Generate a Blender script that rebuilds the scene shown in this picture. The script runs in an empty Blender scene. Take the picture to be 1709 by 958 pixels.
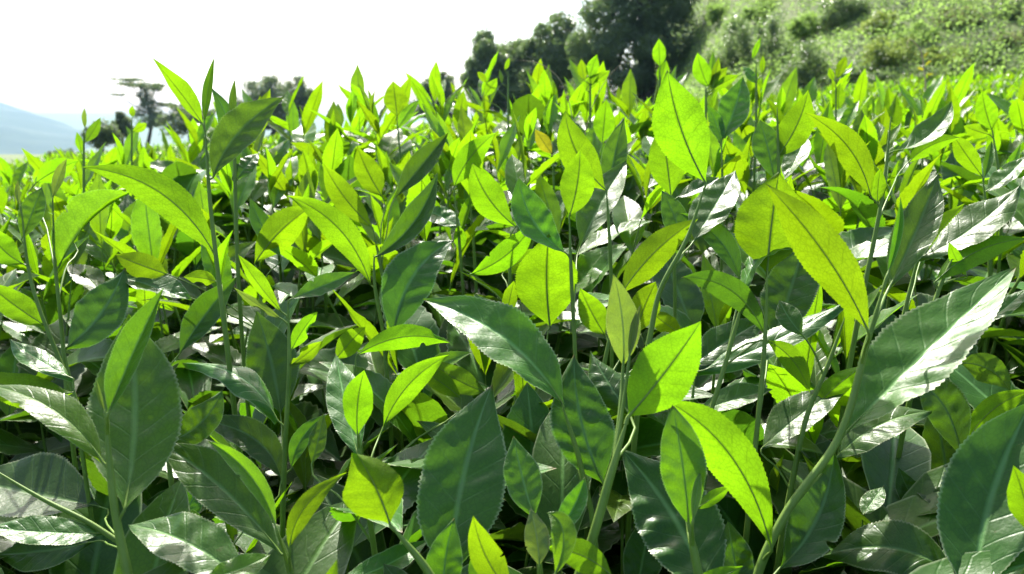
import bpy, math, random
import numpy as np
from mathutils import Vector, Matrix

# ------------------------------------------------------------------ camera, sky, sun, exposure
SC = bpy.context.scene
COL = SC.collection
W_PX, H_PX, F_PX = 1709.0, 958.0, 1341.0          # photograph size, focal length in its pixels
PITCH = math.radians(12.0)
CAM = np.array([0.0, 0.0, 0.80])

cam_d = bpy.data.cameras.new('camera'); cam_o = bpy.data.objects.new('camera', cam_d)
COL.objects.link(cam_o); SC.camera = cam_o
cam_d.sensor_width = 36.0; cam_d.lens = 36.0 * F_PX / W_PX
cam_d.clip_start = 0.01; cam_d.clip_end = 20000
cam_o.location = CAM; cam_o.rotation_euler = (math.pi / 2 - PITCH, 0, 0)
cam_d.dof.use_dof = True; cam_d.dof.focus_distance = 0.50; cam_d.dof.aperture_fstop = 15.0

SUN_EL, SUN_AZ = math.radians(46), math.radians(-14)     # azimuth measured from +Y towards +X
sun_dir = np.array([math.sin(SUN_AZ) * math.cos(SUN_EL), math.cos(SUN_AZ) * math.cos(SUN_EL), math.sin(SUN_EL)])
wd = bpy.data.worlds.new('World'); SC.world = wd; wd.use_nodes = True
nt = wd.node_tree; bg = nt.nodes['Background']
sky = nt.nodes.new('ShaderNodeTexSky'); sky.sky_type = 'NISHITA'; sky.sun_disc = False
sky.sun_elevation = SUN_EL; sky.sun_rotation = SUN_AZ; sky.dust_density = 5.0; sky.air_density = 0.9; sky.ozone_density = 0.4; sky.altitude = 400
nt.links.new(sky.outputs[0], bg.inputs[0]); bg.inputs[1].default_value = 0.12
sl = bpy.data.lights.new('sun', 'SUN'); so = bpy.data.objects.new('sun', sl); COL.objects.link(so)
sl.energy = 5.0; sl.angle = math.radians(0.6); sl.color = (1.0, 0.95, 0.87)
so.rotation_euler = Vector(-sun_dir).to_track_quat('-Z', 'Y').to_euler(); so.location = (-3, 8, 12)

SC.view_settings.view_transform = 'Standard'; SC.view_settings.look = 'None'
SC.view_settings.exposure = 1.45; SC.view_settings.gamma = 1.0
SC.render.engine = 'CYCLES'
SC.cycles.use_denoising = True
SC.cycles.max_bounces = 8; SC.cycles.diffuse_bounces = 4; SC.cycles.transmission_bounces = 6
SC.cycles.glossy_bounces = 3; SC.cycles.volume_bounces = 0
SC.cycles.sample_clamp_indirect = 6.0

FWD = np.array([0, math.cos(PITCH), -math.sin(PITCH)]); UPV = np.array([0, math.sin(PITCH), math.cos(PITCH)])
RGT = np.array([1.0, 0, 0])

def at(px, py, d):                                   # pixel + distance along the lens axis -> point
    return CAM + FWD * d + RGT * ((px - W_PX / 2) / F_PX * d) - UPV * ((py - H_PX / 2) / F_PX * d)

def project(P):
    q = np.asarray(P) - CAM; d = q @ FWD
    dd = np.where(d > 1e-4, d, 1e-4)
    return q @ RGT / dd * F_PX + W_PX / 2, -(q @ UPV) / dd * F_PX + H_PX / 2, d

def canopy(x, y):                                    # mean top of the tea bushes
    crest = 0.155 * np.exp(-((x - 0.0) / np.where(x > 0, 0.62, 0.76)) ** 2 - ((y - 1.4) / 0.62) ** 2)
    return 0.60 + crest + 0.085 * x + 0.012 * y + 0.02 * np.sin(x * 2.1 + 0.7) * np.cos(y * 1.7) + 0.012 * np.sin(x * 5.3 + y * 3.1)

def smooth(t):
    t = np.clip(t, 0, 1); return t * t * (3 - 2 * t)

def terrain(x, y):
    x = np.asarray(x, float); y = np.asarray(y, float)
    xs = np.clip(x, -45, 60); ys = np.clip(y, -30, 70)
    z = 0.03 + 0.085 * xs + 0.012 * ys
    r = 0.42 * np.clip(y - 10.5, 0, 70) * smooth((x - 0.13 * y - 0.6) / 5.0)
    r = np.minimum(r, 26 + 0.02 * x)
    far = np.maximum(np.maximum(np.abs(x) - 50, y - 75), 0) + np.maximum(-40 - y, 0)
    rim = smooth((np.hypot(x, y) - 1250) / 450.0)
    drop = (-45 + 53 * rim) * smooth(far / 300.0) * np.where(x > 20, smooth((400 - x) / 380.0), 1)
    return z + r + drop

# ------------------------------------------------------------------ materials
def nn(t, kind, **kw):
    n = t.nodes.new(kind)
    for k, v in kw.items(): setattr(n, k, v)
    return n

def math_n(t, op, a, b=None, c=None, clamp=False):
    n = t.nodes.new('ShaderNodeMath'); n.operation = op; n.use_clamp = clamp
    for i, v in enumerate((a, b, c)):
        if v is None: continue
        if isinstance(v, (int, float)): n.inputs[i].default_value = v
        else: t.links.new(v, n.inputs[i])
    return n.outputs[0]

def mixc(t, fac, a, b):
    n = t.nodes.new('ShaderNodeMix'); n.data_type = 'RGBA'
    for i, v in ((0, fac), (6, a), (7, b)):
        if isinstance(v, (int, float)): n.inputs[i].default_value = v
        elif isinstance(v, tuple): n.inputs[i].default_value = (*v, 1)
        else: t.links.new(v, n.inputs[i])
    return n.outputs[2]

def leaf_material(name, top, under, trans, fac, rough, spec=0.5, edge=None):
    m = bpy.data.materials.new(name); m.use_nodes = True; t = m.node_tree
    p = t.nodes['Principled BSDF']; out = t.nodes['Material Output']
    uv = nn(t, 'ShaderNodeTexCoord').outputs['UV']
    sp = nn(t, 'ShaderNodeSeparateXYZ'); t.links.new(uv, sp.inputs[0])
    u, v = sp.outputs[0], sp.outputs[1]
    a = math_n(t, 'ABSOLUTE', math_n(t, 'MULTIPLY_ADD', v, 2.0, -1.0))
    rib = math_n(t, 'MULTIPLY_ADD', a, -14.0, 1.35, clamp=True)
    ph = math_n(t, 'FRACT', math_n(t, 'MULTIPLY_ADD', u, 8.0, math_n(t, 'MULTIPLY', a, -1.25)))
    tri = math_n(t, 'ABSOLUTE', math_n(t, 'MULTIPLY_ADD', ph, 2.0, -1.0))
    vein = math_n(t, 'MULTIPLY_ADD', tri, 7.0, -6.0, clamp=True)
    gi = nn(t, 'ShaderNodeNewGeometry'); oi = nn(t, 'ShaderNodeObjectInfo')
    rnd = math_n(t, 'FRACT', math_n(t, 'ADD', gi.outputs['Random Per Island'], oi.outputs['Random']))
    tc = nn(t, 'ShaderNodeTexCoord')
    no = nn(t, 'ShaderNodeTexNoise'); no.inputs['Scale'].default_value = 45; no.inputs['Detail'].default_value = 4
    t.links.new(tc.outputs['Object'], no.inputs['Vector'])
    mott = math_n(t, 'MULTIPLY_ADD', no.outputs[0], 0.6, 0.70)
    lum = math_n(t, 'MULTIPLY', mott, math_n(t, 'MULTIPLY_ADD', rnd, 0.45, 0.78))
    hue = math_n(t, 'MULTIPLY_ADD', rnd, 0.026, 0.483)
    def vary(col):
        h = nn(t, 'ShaderNodeHueSaturation'); t.links.new(hue, h.inputs['Hue']); t.links.new(lum, h.inputs['Value'])
        if isinstance(col, tuple): h.inputs['Color'].default_value = (*col, 1)
        else: t.links.new(col, h.inputs['Color'])
        return h.outputs[0]
    light = tuple(min(1, c * 2.6 + 0.06) for c in top)
    veins = math_n(t, 'MAXIMUM', math_n(t, 'MULTIPLY', rib, 0.75), math_n(t, 'MULTIPLY', vein, 0.14))
    ctop = mixc(t, veins, top, light)
    if edge:
        er = math_n(t, 'MULTIPLY_ADD', a, 3.0, -2.2, clamp=True)
        ctop = mixc(t, er, ctop, edge)
    rim = math_n(t, 'MULTIPLY', math_n(t, 'MULTIPLY_ADD', a, 14.0, -13.0, clamp=True), 0.7)
    ctop = mixc(t, rim, ctop, (0.38, 0.44, 0.24))
    cund = mixc(t, veins, under, tuple(min(1, c * 1.4) for c in under))
    base = vary(mixc(t, gi.outputs['Backfacing'], ctop, cund))
    n3 = nn(t, 'ShaderNodeTexNoise'); n3.inputs['Scale'].default_value = 120; n3.inputs['Detail'].default_value = 3; t.links.new(tc.outputs['Object'], n3.inputs['Vector'])
    spot = math_n(t, 'MULTIPLY', math_n(t, 'MULTIPLY_ADD', n3.outputs[0], 14.0, -9.9, clamp=True), 0.55)
    base = mixc(t, spot, base, (0.10, 0.085, 0.03))
    tip = math_n(t, 'MULTIPLY', math_n(t, 'MULTIPLY_ADD', u, 26.0, -24.9, clamp=True), math_n(t, 'GREATER_THAN', rnd, 0.6))
    base = mixc(t, tip, base, (0.16, 0.10, 0.035))
    t.links.new(base, p.inputs['Base Color'])
    rg = math_n(t, 'MULTIPLY_ADD', gi.outputs['Backfacing'], 0.22, rough)
    rn = nn(t, 'ShaderNodeTexNoise'); rn.inputs['Scale'].default_value = 160; t.links.new(tc.outputs['Object'], rn.inputs['Vector'])
    t.links.new(math_n(t, 'ADD', rg, math_n(t, 'MULTIPLY_ADD', rn.outputs[0], 0.24, -0.12)), p.inputs['Roughness'])
    t.links.new(math_n(t, 'MULTIPLY_ADD', gi.outputs['Backfacing'], -spec * 0.6, spec), p.inputs['Specular IOR Level'])
    tt = math_n(t, 'SUBTRACT', 1.0, math_n(t, 'MAXIMUM', math_n(t, 'MULTIPLY', rib, 0.50), math_n(t, 'MULTIPLY', vein, 0.17)))
    vm = nn(t, 'ShaderNodeMapping'); vm.inputs['Scale'].default_value = (34, 15, 1); t.links.new(uv, vm.inputs[0])
    vo = nn(t, 'ShaderNodeTexVoronoi'); vo.feature = 'DISTANCE_TO_EDGE'; vo.inputs['Scale'].default_value = 1.0; t.links.new(vm.outputs[0], vo.inputs['Vector'])
    net = math_n(t, 'MULTIPLY_ADD', vo.outputs['Distance'], -7.0, 1.0, clamp=True)
    n2 = nn(t, 'ShaderNodeTexNoise'); n2.inputs['Scale'].default_value = 26; n2.inputs['Detail'].default_value = 2; t.links.new(tc.outputs['Object'], n2.inputs['Vector'])
    tt = math_n(t, 'MULTIPLY', tt, math_n(t, 'MULTIPLY_ADD', n2.outputs[0], 1.1, 0.43))
    tt = math_n(t, 'MULTIPLY', tt, math_n(t, 'MULTIPLY_ADD', net, -0.27, 1.0))
    tm = nn(t, 'ShaderNodeVectorMath'); tm.operation = 'SCALE'
    t.links.new(vary(trans), tm.inputs[0]); t.links.new(tt, tm.inputs['Scale'])
    tr = nn(t, 'ShaderNodeBsdfTranslucent'); t.links.new(tm.outputs[0], tr.inputs[0])
    bm = nn(t, 'ShaderNodeBump'); bm.inputs['Strength'].default_value = 0.35; bm.inputs['Distance'].default_value = 0.0009
    hgt = math_n(t, 'ADD', math_n(t, 'MULTIPLY', math_n(t, 'MAXIMUM', rib, math_n(t, 'MULTIPLY', vein, .5)), -1.0), math_n(t, 'MULTIPLY', rn.outputs[0], 0.55))
    pm = nn(t, 'ShaderNodeMapping'); pm.inputs['Scale'].default_value = (17, 7, 1); t.links.new(uv, pm.inputs[0])
    pk = nn(t, 'ShaderNodeTexVoronoi'); pk.feature = 'DISTANCE_TO_EDGE'; pk.inputs['Scale'].default_value = 1.0; t.links.new(pm.outputs[0], pk.inputs['Vector'])
    hgt = math_n(t, 'ADD', hgt, math_n(t, 'MULTIPLY', math_n(t, 'POWER', math_n(t, 'MINIMUM', pk.outputs['Distance'], 0.4), 0.8), 0.55))
    hgt = math_n(t, 'ADD', hgt, math_n(t, 'MULTIPLY', math_n(t, 'MINIMUM', vo.outputs['Distance'], 0.3), 0.35))
    t.links.new(hgt, bm.inputs['Height']); t.links.new(bm.outputs[0], p.inputs['Normal'])
    mx = nn(t, 'ShaderNodeMixShader'); mx.inputs[0].default_value = fac
    t.links.new(p.outputs[0], mx.inputs[1]); t.links.new(tr.outputs[0], mx.inputs[2]); t.links.new(mx.outputs[0], out.inputs[0])
    return m

def plain_material(name, c1, c2, scale=20, rough=0.6, trans=None, fac=0.3, spec=0.3, bump=0.0, stretch=(1, 1, 1)):
    m = bpy.data.materials.new(name); m.use_nodes = True; t = m.node_tree
    p = t.nodes['Principled BSDF']; out = t.nodes['Material Output']
    tc = nn(t, 'ShaderNodeTexCoord'); mp = nn(t, 'ShaderNodeMapping'); mp.inputs['Scale'].default_value = stretch
    t.links.new(tc.outputs['Object'], mp.inputs[0])
    no = nn(t, 'ShaderNodeTexNoise'); no.inputs['Scale'].default_value = scale; no.inputs['Detail'].default_value = 6
    t.links.new(mp.outputs[0], no.inputs['Vector'])
    f = math_n(t, 'MULTIPLY_ADD', no.outputs[0], 2.2, -0.6, clamp=True)
    if trans:
        gi = nn(t, 'ShaderNodeNewGeometry')
        f = math_n(t, 'FRACT', math_n(t, 'ADD', math_n(t, 'MULTIPLY', f, 0.5), math_n(t, 'MULTIPLY', gi.outputs['Random Per Island'], 0.5)))
    c = mixc(t, f, c1, c2)
    t.links.new(c, p.inputs['Base Color']); p.inputs['Roughness'].default_value = rough
    p.inputs['Specular IOR Level'].default_value = spec
    if bump:
        b = nn(t, 'ShaderNodeBump'); b.inputs['Strength'].default_value = bump; t.links.new(no.outputs[0], b.inputs['Height'])
        t.links.new(b.outputs[0], p.inputs['Normal'])
    if trans:
        tr = nn(t, 'ShaderNodeBsdfTranslucent'); tr.inputs[0].default_value = (*trans, 1)
        mx = nn(t, 'ShaderNodeMixShader'); mx.inputs[0].default_value = fac
        t.links.new(p.outputs[0], mx.inputs[1]); t.links.new(tr.outputs[0], mx.inputs[2]); t.links.new(mx.outputs[0], out.inputs[0])
    return m

MAT = {
    'y': leaf_material('young_leaf', (0.075, 0.165, 0.012), (0.095, 0.185, 0.014), (0.205, 0.43, 0.004), 0.52, 0.36, 0.5),
    'm': leaf_material('half_grown_leaf', (0.046, 0.128, 0.013), (0.075, 0.15, 0.03), (0.14, 0.34, 0.006), 0.34, 0.40, 0.42),
    'd': leaf_material('mature_leaf', (0.034, 0.096, 0.011), (0.06, 0.115, 0.02), (0.11, 0.28, 0.008), 0.30, 0.38, 0.42),
    'o': leaf_material('bud_leaf', (0.10, 0.165, 0.04), (0.11, 0.175, 0.045), (0.25, 0.40, 0.03), 0.36, 0.42, edge=(0.14, 0.11, 0.03)),
    'r': leaf_material('yellowing_leaf', (0.22, 0.22, 0.02), (0.22, 0.22, 0.03), (0.38, 0.40, 0.01), 0.45, 0.45),
}
M_STEM = plain_material('green_stem', (0.10, 0.18, 0.025), (0.17, 0.26, 0.05), 60, 0.45, bump=0.15)
M_RIB = plain_material('leaf_midrib', (0.10, 0.17, 0.035), (0.14, 0.22, 0.05), 80, 0.5)
M_TWIG = plain_material('woody_twig', (0.10, 0.075, 0.045), (0.055, 0.04, 0.028), 70, 0.8, bump=0.4)
M_SOIL = plain_material('dark_soil', (0.03, 0.022, 0.014), (0.06, 0.042, 0.026), 14, 0.95, bump=0.6)

# ------------------------------------------------------------------ mesh helpers
def make_mesh(name, V, Fq, mats, mi=None, uv=None, smooth_=True):
    me = bpy.data.meshes.new(name)
    V = np.ascontiguousarray(V, dtype=np.float32); Fq = np.ascontiguousarray(Fq, dtype=np.int32)
    k = Fq.shape[1]
    me.vertices.add(len(V)); me.vertices.foreach_set('co', V.ravel())
    me.loops.add(Fq.size); me.loops.foreach_set('vertex_index', Fq.ravel())
    me.polygons.add(len(Fq))
    me.polygons.foreach_set('loop_start', np.arange(len(Fq), dtype=np.int32) * k)
    me.polygons.foreach_set('loop_total', np.full(len(Fq), k, dtype=np.int32))
    if mi is not None: me.polygons.foreach_set('material_index', np.ascontiguousarray(mi, dtype=np.int32))
    if smooth_: me.polygons.foreach_set('use_smooth', np.ones(len(Fq), dtype=bool))
    if uv is not None:
        ul = me.uv_layers.new(name='UVMap')
        ul.data.foreach_set('uv', np.ascontiguousarray(np.asarray(uv, dtype=np.float32)[Fq.ravel()]).ravel())
    for m in mats: me.materials.append(m)
    me.update(calc_edges=True)
    return me

def add_obj(name, me, parent=None, mat=None):
    o = bpy.data.objects.new(name, me); COL.objects.link(o)
    if parent is not None: o.parent = parent
    if mat is not None: o.matrix_local = mat
    return o

def tag(o, label=None, cat=None, group=None, kind=None):
    if label: o['label'] = label
    if cat: o['category'] = cat
    if group: o['group'] = group
    if kind: o['kind'] = kind
    return o

def empty(name, loc):
    o = bpy.data.objects.new(name, None); COL.objects.link(o); o.location = loc; o.empty_display_size = 0.02
    return o

PU = np.array([0, .04, .10, .18, .28, .38, .48, .58, .68, .78, .86, .92, .965, 1.0])
PW = np.array([.02, .10, .31, .58, .82, .96, 1.0, .96, .84, .63, .41, .23, .10, .0])

def blade(P, S, N, W, NW, rs, fold=0.35, serr=0.05, quilt=0.05, ruffle=0.03, bites=(), wide=0.0, rib=True, curl=0.0):
    """leaf blade: P midrib points, S side vectors, N upper normals (n,3); returns V, F, UV, material index (1 = midrib)"""
    n = len(P); u = np.linspace(0, 1, n)
    uu = np.clip(u + wide * u * (1 - u), 0, 1)
    prof = np.interp(uu, PU, PW)
    ks = np.linspace(-1, 1, NW + 1)
    half = W * 0.5 * prof
    Lh = half[:, None] * np.ones_like(ks)[None]
    r1, r2, r3 = rs.uniform(0, 6.28, 3)
    for s in (-1, 1):
        wob = 1 + 0.035 * np.sin(u * 7 + r1 + s) + 0.02 * np.sin(u * 17 + r2 * s)
        if serr: wob = wob + serr * (0.35 + 0.65 * np.minimum(1, prof)) * np.where(np.arange(n) % 2 == 1, rs.uniform(0.6, 1.25, n), 0.0) * (u > 0.08) * (u < 0.99)
        for (b0, bw, bd, bs) in bites:
            if bs == s: wob = wob * (1 - bd * np.exp(-((u - b0) / bw) ** 4))
        sel = ks * s > 0
        Lh[:, sel] = half[:, None] * (1 + (wob[:, None] - 1) * (np.abs(ks[sel])[None] ** 3))
    x = Lh * ks[None]; a = np.abs(ks)[None] * np.ones((n, 1)); U = u[:, None] * np.ones_like(a)
    z = np.abs(x) * math.sin(fold) - curl * W * a ** 2 * 0.5
    xx = x * math.cos(fold)
    env = np.minimum(1, prof)[:, None]
    sg = np.sign(ks)[None]
    jit = 0.16 * np.sin(U * 9 + r2 + sg) + 0.10 * np.sin(U * 23 + r1 * 2 + sg * 2)
    amp = 0.55 + 0.45 * np.sin(U * 7 + r3 + sg * 1.1 + a * 2)
    z = z - quilt * W * 0.075 * env * amp * np.cos(2 * math.pi * (U * 8 - a * 1.25 + jit)) * np.sin(np.clip(a, 0, 1) * math.pi * 0.92)
    if quilt:
        for _ in range(7):
            fu, fv, p0 = rs.uniform(8, 42), rs.uniform(-7, 7), rs.uniform(0, 6.28)
            z = z + quilt * W * 0.042 * env * np.sin(U * fu + ks[None] * fv + p0) * np.minimum(1, a * 5)
    z = z + ruffle * W * env * a ** 2 * (np.sin(U * 9 + r1 + np.sign(ks)[None] * 1.3) + 0.6 * np.sin(U * 19 + r3 + np.sign(ks)[None]))
    V = P[:, None, :] + xx[..., None] * S[:, None, :] + z[..., None] * N[:, None, :]
    uv = np.stack([U, 0.5 + 0.5 * ks[None] * np.ones((n, 1))], -1)
    V = V.reshape(-1, 3); uv = uv.reshape(-1, 2)
    i = np.arange(n - 1)[:, None] * (NW + 1) + np.arange(NW)[None]
    F = np.stack([i, i + 1, i + NW + 2, i + NW + 1], -1).reshape(-1, 4)
    mi = np.zeros(len(F), int)
    if rib:
        ang = np.radians([-90, 180, 0]); rr = W * 0.017 * (1 - 0.85 * u) + 1e-5
        st = max(1, n // 14); idx = np.unique(np.append(np.arange(0, n - 1, st), n - 2))
        rv = []
        for q in range(4):
            an = math.radians(200 + q * 140 / 3)
            rv.append(P[idx] + (S[idx] * math.cos(an) + N[idx] * (math.sin(an) * 1.3)) * rr[idx, None] - N[idx] * (rr[idx, None] * 0.1))
        RV = np.stack(rv, 1).reshape(-1, 3); b = len(V); m = len(idx)
        j = np.arange(m - 1)[:, None] * 4 + np.arange(3)[None]
        RF = np.stack([j, j + 4, j + 5, j + 1], -1).reshape(-1, 4) + b
        V = np.concatenate([V, RV]); F = np.concatenate([F, RF]); mi = np.concatenate([mi, np.ones(len(RF), int)])
        uv = np.concatenate([uv, np.full((len(RV), 2), 0.5)])
    return V, F, uv, mi

def catmull(pts, n):
    p = np.asarray(pts, float)
    if len(p) == 2: return p[0] + (p[1] - p[0]) * np.linspace(0, 1, n)[:, None]
    dt = np.linalg.norm(np.diff(p, axis=0), axis=1) + 1e-9; sl = np.diff(p, axis=0) / dt[:, None]
    m = np.empty_like(p); m[0], m[-1] = sl[0], sl[-1]       # slopes weighted by segment length: no loops on uneven spacing
    m[1:-1] = (sl[:-1] * dt[1:, None] + sl[1:] * dt[:-1, None]) / (dt[1:] + dt[:-1])[:, None]
    t = np.linspace(0, len(p) - 1 - 1e-6, n); k = t.astype(int); f = (t - k)[:, None]; h = dt[k][:, None]
    return ((1 + 2 * f) * (1 - f) ** 2) * p[k] + f * (1 - f) ** 2 * h * m[k] + f * f * (3 - 2 * f) * p[k + 1] + f * f * (f - 1) * h * m[k + 1]

def tube(pts, r0, r1, sides=8, n=None, knobs=None):
    n = n or max(4, len(pts) * 5)
    C = catmull(pts, n); T = np.gradient(C, axis=0); T /= np.linalg.norm(T, axis=1)[:, None] + 1e-12
    ref = np.array([0.31, 0.2, 0.93]) if abs(T[0] @ np.array([0, 0, 1.0])) < 0.8 else np.array([1.0, 0.1, 0.05])
    A = np.cross(T, ref); A /= np.linalg.norm(A, axis=1)[:, None] + 1e-12; B = np.cross(T, A)
    r = np.linspace(r0, r1, n); r = r * np.clip(1.15 - np.linspace(0, 1, n) ** 8 * 0.95, 0, 1)
    an = np.linspace(0, 2 * math.pi, sides, endpoint=False)
    V = C[:, None] + r[:, None, None] * (np.cos(an)[None, :, None] * A[:, None] + np.sin(an)[None, :, None] * B[:, None])
    i = np.arange(n - 1)[:, None] * sides; j = np.arange(sides)[None]; j2 = (j + 1) % sides
    F = np.stack([i + j, i + j2, i + sides + j2, i + sides + j], -1).reshape(-1, 4)
    V = V.reshape(-1, 3)
    # end caps: collapse an extra ring
    V = np.concatenate([V, np.repeat(C[-1:] + T[-1:] * r1 * 0.6, sides, 0)])
    b = (n - 1) * sides; k = np.arange(sides); k2 = (k + 1) % sides
    F = np.concatenate([F, np.stack([b + k, b + k2, n * sides + k2, n * sides + k], -1)])
    return V, F

def join(parts):
    V, F, o = [], [], 0
    for v, f in parts:
        V.append(v); F.append(f + o); o += len(v)
    return np.concatenate(V), np.concatenate(F)

# ------------------------------------------------------------------ the setting: ground, far mountain
def grid_mesh(name, xs, ys, fz, mat):
    X, Y = np.meshgrid(xs, ys, indexing='ij'); Z = fz(X, Y)
    V = np.stack([X, Y, Z], -1).reshape(-1, 3); ny = len(ys)
    i = np.arange(len(xs) - 1)[:, None] * ny + np.arange(ny - 1)[None]
    F = np.stack([i, i + ny, i + ny + 1, i + 1], -1).reshape(-1, 4)
    return add_obj(name, make_mesh(name, V, F, [mat]))

M_GROUND = plain_material('weedy_ground', (0.07, 0.11, 0.03), (0.11, 0.14, 0.045), 1.2, 0.9, bump=0.5)
gs = np.concatenate([-np.geomspace(1760, 60, 22), np.arange(-50, 51, 1.25), np.geomspace(60, 1760, 22)])
tag(grid_mesh('ground', gs, gs, terrain, M_GROUND), kind='structure')

def fbm(X, Y, sc, oct_=5, seed=0):
    rs = np.random.RandomState(seed); out = np.zeros_like(X); am = 1.0
    for o in range(oct_):
        for _ in range(4):
            th = rs.uniform(0, 6.28); ph = rs.uniform(0, 6.28)
            out += am * 0.5 * np.sin((X * math.cos(th) + Y * math.sin(th)) * sc + ph)
        sc *= 2.03; am *= 0.5
    return out
M_MOUNT = plain_material('forested_mountain', (0.02, 0.045, 0.018), (0.05, 0.08, 0.03), 0.02, 0.95, bump=0.3)
def mount(X, Y):
    # ridge running down from the left towards the right
    ridge = np.interp(X, [-2600, -1500, -1100, -820, -560, -200, 400], [460, 270, 108, 20, -55, -130, -160])
    prof = np.exp(-((Y - 1300) / 330.0) ** 2)
    return -62 + np.maximum(ridge + 62, 0) * prof + fbm(X, Y, 0.009, 6, 3) * 9 * prof
tag(grid_mesh('mountain', np.linspace(-1740, 400, 150), np.linspace(620, 1750, 70), mount, M_MOUNT), kind='structure')

# ------------------------------------------------------------------ trees, shrubs and weeds beyond the field
def leaf_cloud(rs, centers, normals, size, jit=0.7, aspect=0.55):
    """small folded leaves (two quads each) at the given points"""
    n = len(centers)
    nrm = normals + rs.normal(0, jit, (n, 3)); nrm /= np.linalg.norm(nrm, axis=1)[:, None] + 1e-9
    t = rs.normal(0, 1, (n, 3)); t[:, 2] -= 0.35
    t -= nrm * np.sum(t * nrm, 1)[:, None]; t /= np.linalg.norm(t, axis=1)[:, None] + 1e-9
    s = np.cross(t, nrm); L = size * rs.uniform(0.6, 1.35, n)[:, None]; Wd = L * aspect
    m0 = centers - t * L * 0.5; m1 = centers + t * L * 0.5 - nrm * L * 0.12
    e1 = centers + s * Wd * 0.5 + nrm * L * 0.10; e2 = centers - s * Wd * 0.5 + nrm * L * 0.10
    V = np.stack([m0, e1, m1, e2], 1).reshape(-1, 3)
    b = np.arange(n)[:, None] * 4
    F = np.concatenate([b + np.array([[0, 1, 2]]), b + np.array([[0, 2, 3]])], 1).reshape(-1, 3)
    return V, F

def blob_points(rs, blobs, n, shell=0.72):
    """points and normals in the shells of a set of lumpy ellipsoids (cx,cy,cz,rx,ry,rz)"""
    B = np.array(blobs, float); area = (B[:, 3] * B[:, 5] + B[:, 3] * B[:, 4] + B[:, 4] * B[:, 5]); area /= area.sum()
    k = rs.choice(len(B), n, p=area)
    d = rs.normal(0, 1, (n, 3)); d /= np.linalg.norm(d, axis=1)[:, None]
    ph = k * 1.7
    lump = 1 + 0.13 * np.sin(d[:, 0] * 5 + ph) * np.cos(d[:, 2] * 6 + ph * 2) + 0.10 * np.sin(d[:, 1] * 9 + d[:, 2] * 8 + ph * 3)
    r = rs.uniform(shell, 1.04, n) * lump
    return B[k, :3] + d * B[k, 3:] * r[:, None], d

def sub_blobs(rs, blobs, per, lo=0.28, hi=0.45):
    out = []
    for b in blobs:
        out.append((b[0], b[1], b[2], b[3] * 0.85, b[4] * 0.85, b[5] * 0.85))
        for _ in range(per):
            d = rs.normal(0, 1, 3); d /= np.linalg.norm(d)
            f = rs.uniform(lo, hi)
            c = np.array(b[:3]) + d * np.array(b[3:]) * 0.82
            out.append((*c, b[3] * f, b[4] * f, b[5] * f))
    return out

M_BARK = plain_material('bark', (0.05, 0.042, 0.032), (0.10, 0.085, 0.065), 9, 0.9, bump=0.6, stretch=(1, 1, 0.2))
M_TREE = plain_material('dark_tree_leaf', (0.08, 0.11, 0.065), (0.12, 0.155, 0.085), 3, 0.42, trans=(0.16, 0.24, 0.07), fac=0.38, spec=0.5)
M_VINE = plain_material('vine_leaf', (0.10, 0.145, 0.07), (0.165, 0.215, 0.10), 1.5, 0.32, trans=(0.20, 0.32, 0.07), fac=0.40, spec=0.7)
M_SHRUB = plain_material('shrub_leaf', (0.13, 0.19, 0.06), (0.21, 0.27, 0.09), 1.0, 0.45, trans=(0.34, 0.46, 0.07), fac=0.4, spec=0.4)
M_HILLA = plain_material('slope_herb_leaf', (0.09, 0.155, 0.04), (0.16, 0.22, 0.07), 0.6, 0.55, trans=(0.34, 0.54, 0.11), fac=0.48, spec=0.3)
M_HILLB = plain_material('slope_bramble_leaf', (0.13, 0.155, 0.075), (0.19, 0.205, 0.10), 0.8, 0.55, trans=(0.32, 0.37, 0.13), fac=0.42, spec=0.3)

def tree(name, label, cat, base, trunk_pts, r, blobs, n, size, mat, seed, shell=0.6, per=5, group=None, limbs=True):
    rs = np.random.RandomState(seed); root = empty(name, base); base = np.array(base)
    tp = [np.zeros(3)] + [np.array(p) - base for p in trunk_pts]
    parts = [tube(tp, r, r * 0.35, 8)]
    if limbs:
        for b in blobs:
            c = np.array(b[:3]) - base; q = catmull(tp, 12)[rs.randint(5, 11)]
            parts.append(tube([q, (q + c) / 2 + rs.normal(0, 0.1, 3) * b[3], c], r * 0.4, r * 0.08, 6))
    V, F = join(parts); add_obj('trunk', make_mesh('trunk', V, F, [M_BARK]), root)
    bl = sub_blobs(rs, blobs, per)
    P, D = blob_points(rs, bl, n, shell)
    V, F = leaf_cloud(rs, P - base, D, size)
    c = add_obj('crown', make_mesh('crown', V, F, [mat], smooth_=False), root)
    return tag(root, label, cat, group)

def on_ground(px, d, sink=0.05):
    p = at(px, 300, d); return np.array([p[0], p[1], float(terrain(p[0], p[1])) - sink])

def pxblob(px, py, d, rx, ry, deep=None):             # ellipsoid of rx, ry pixels round a pixel, at distance d
    c = at(px, py, d); s = d / F_PX
    return (*c, rx * s, (deep or rx) * s, ry * s)

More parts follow.
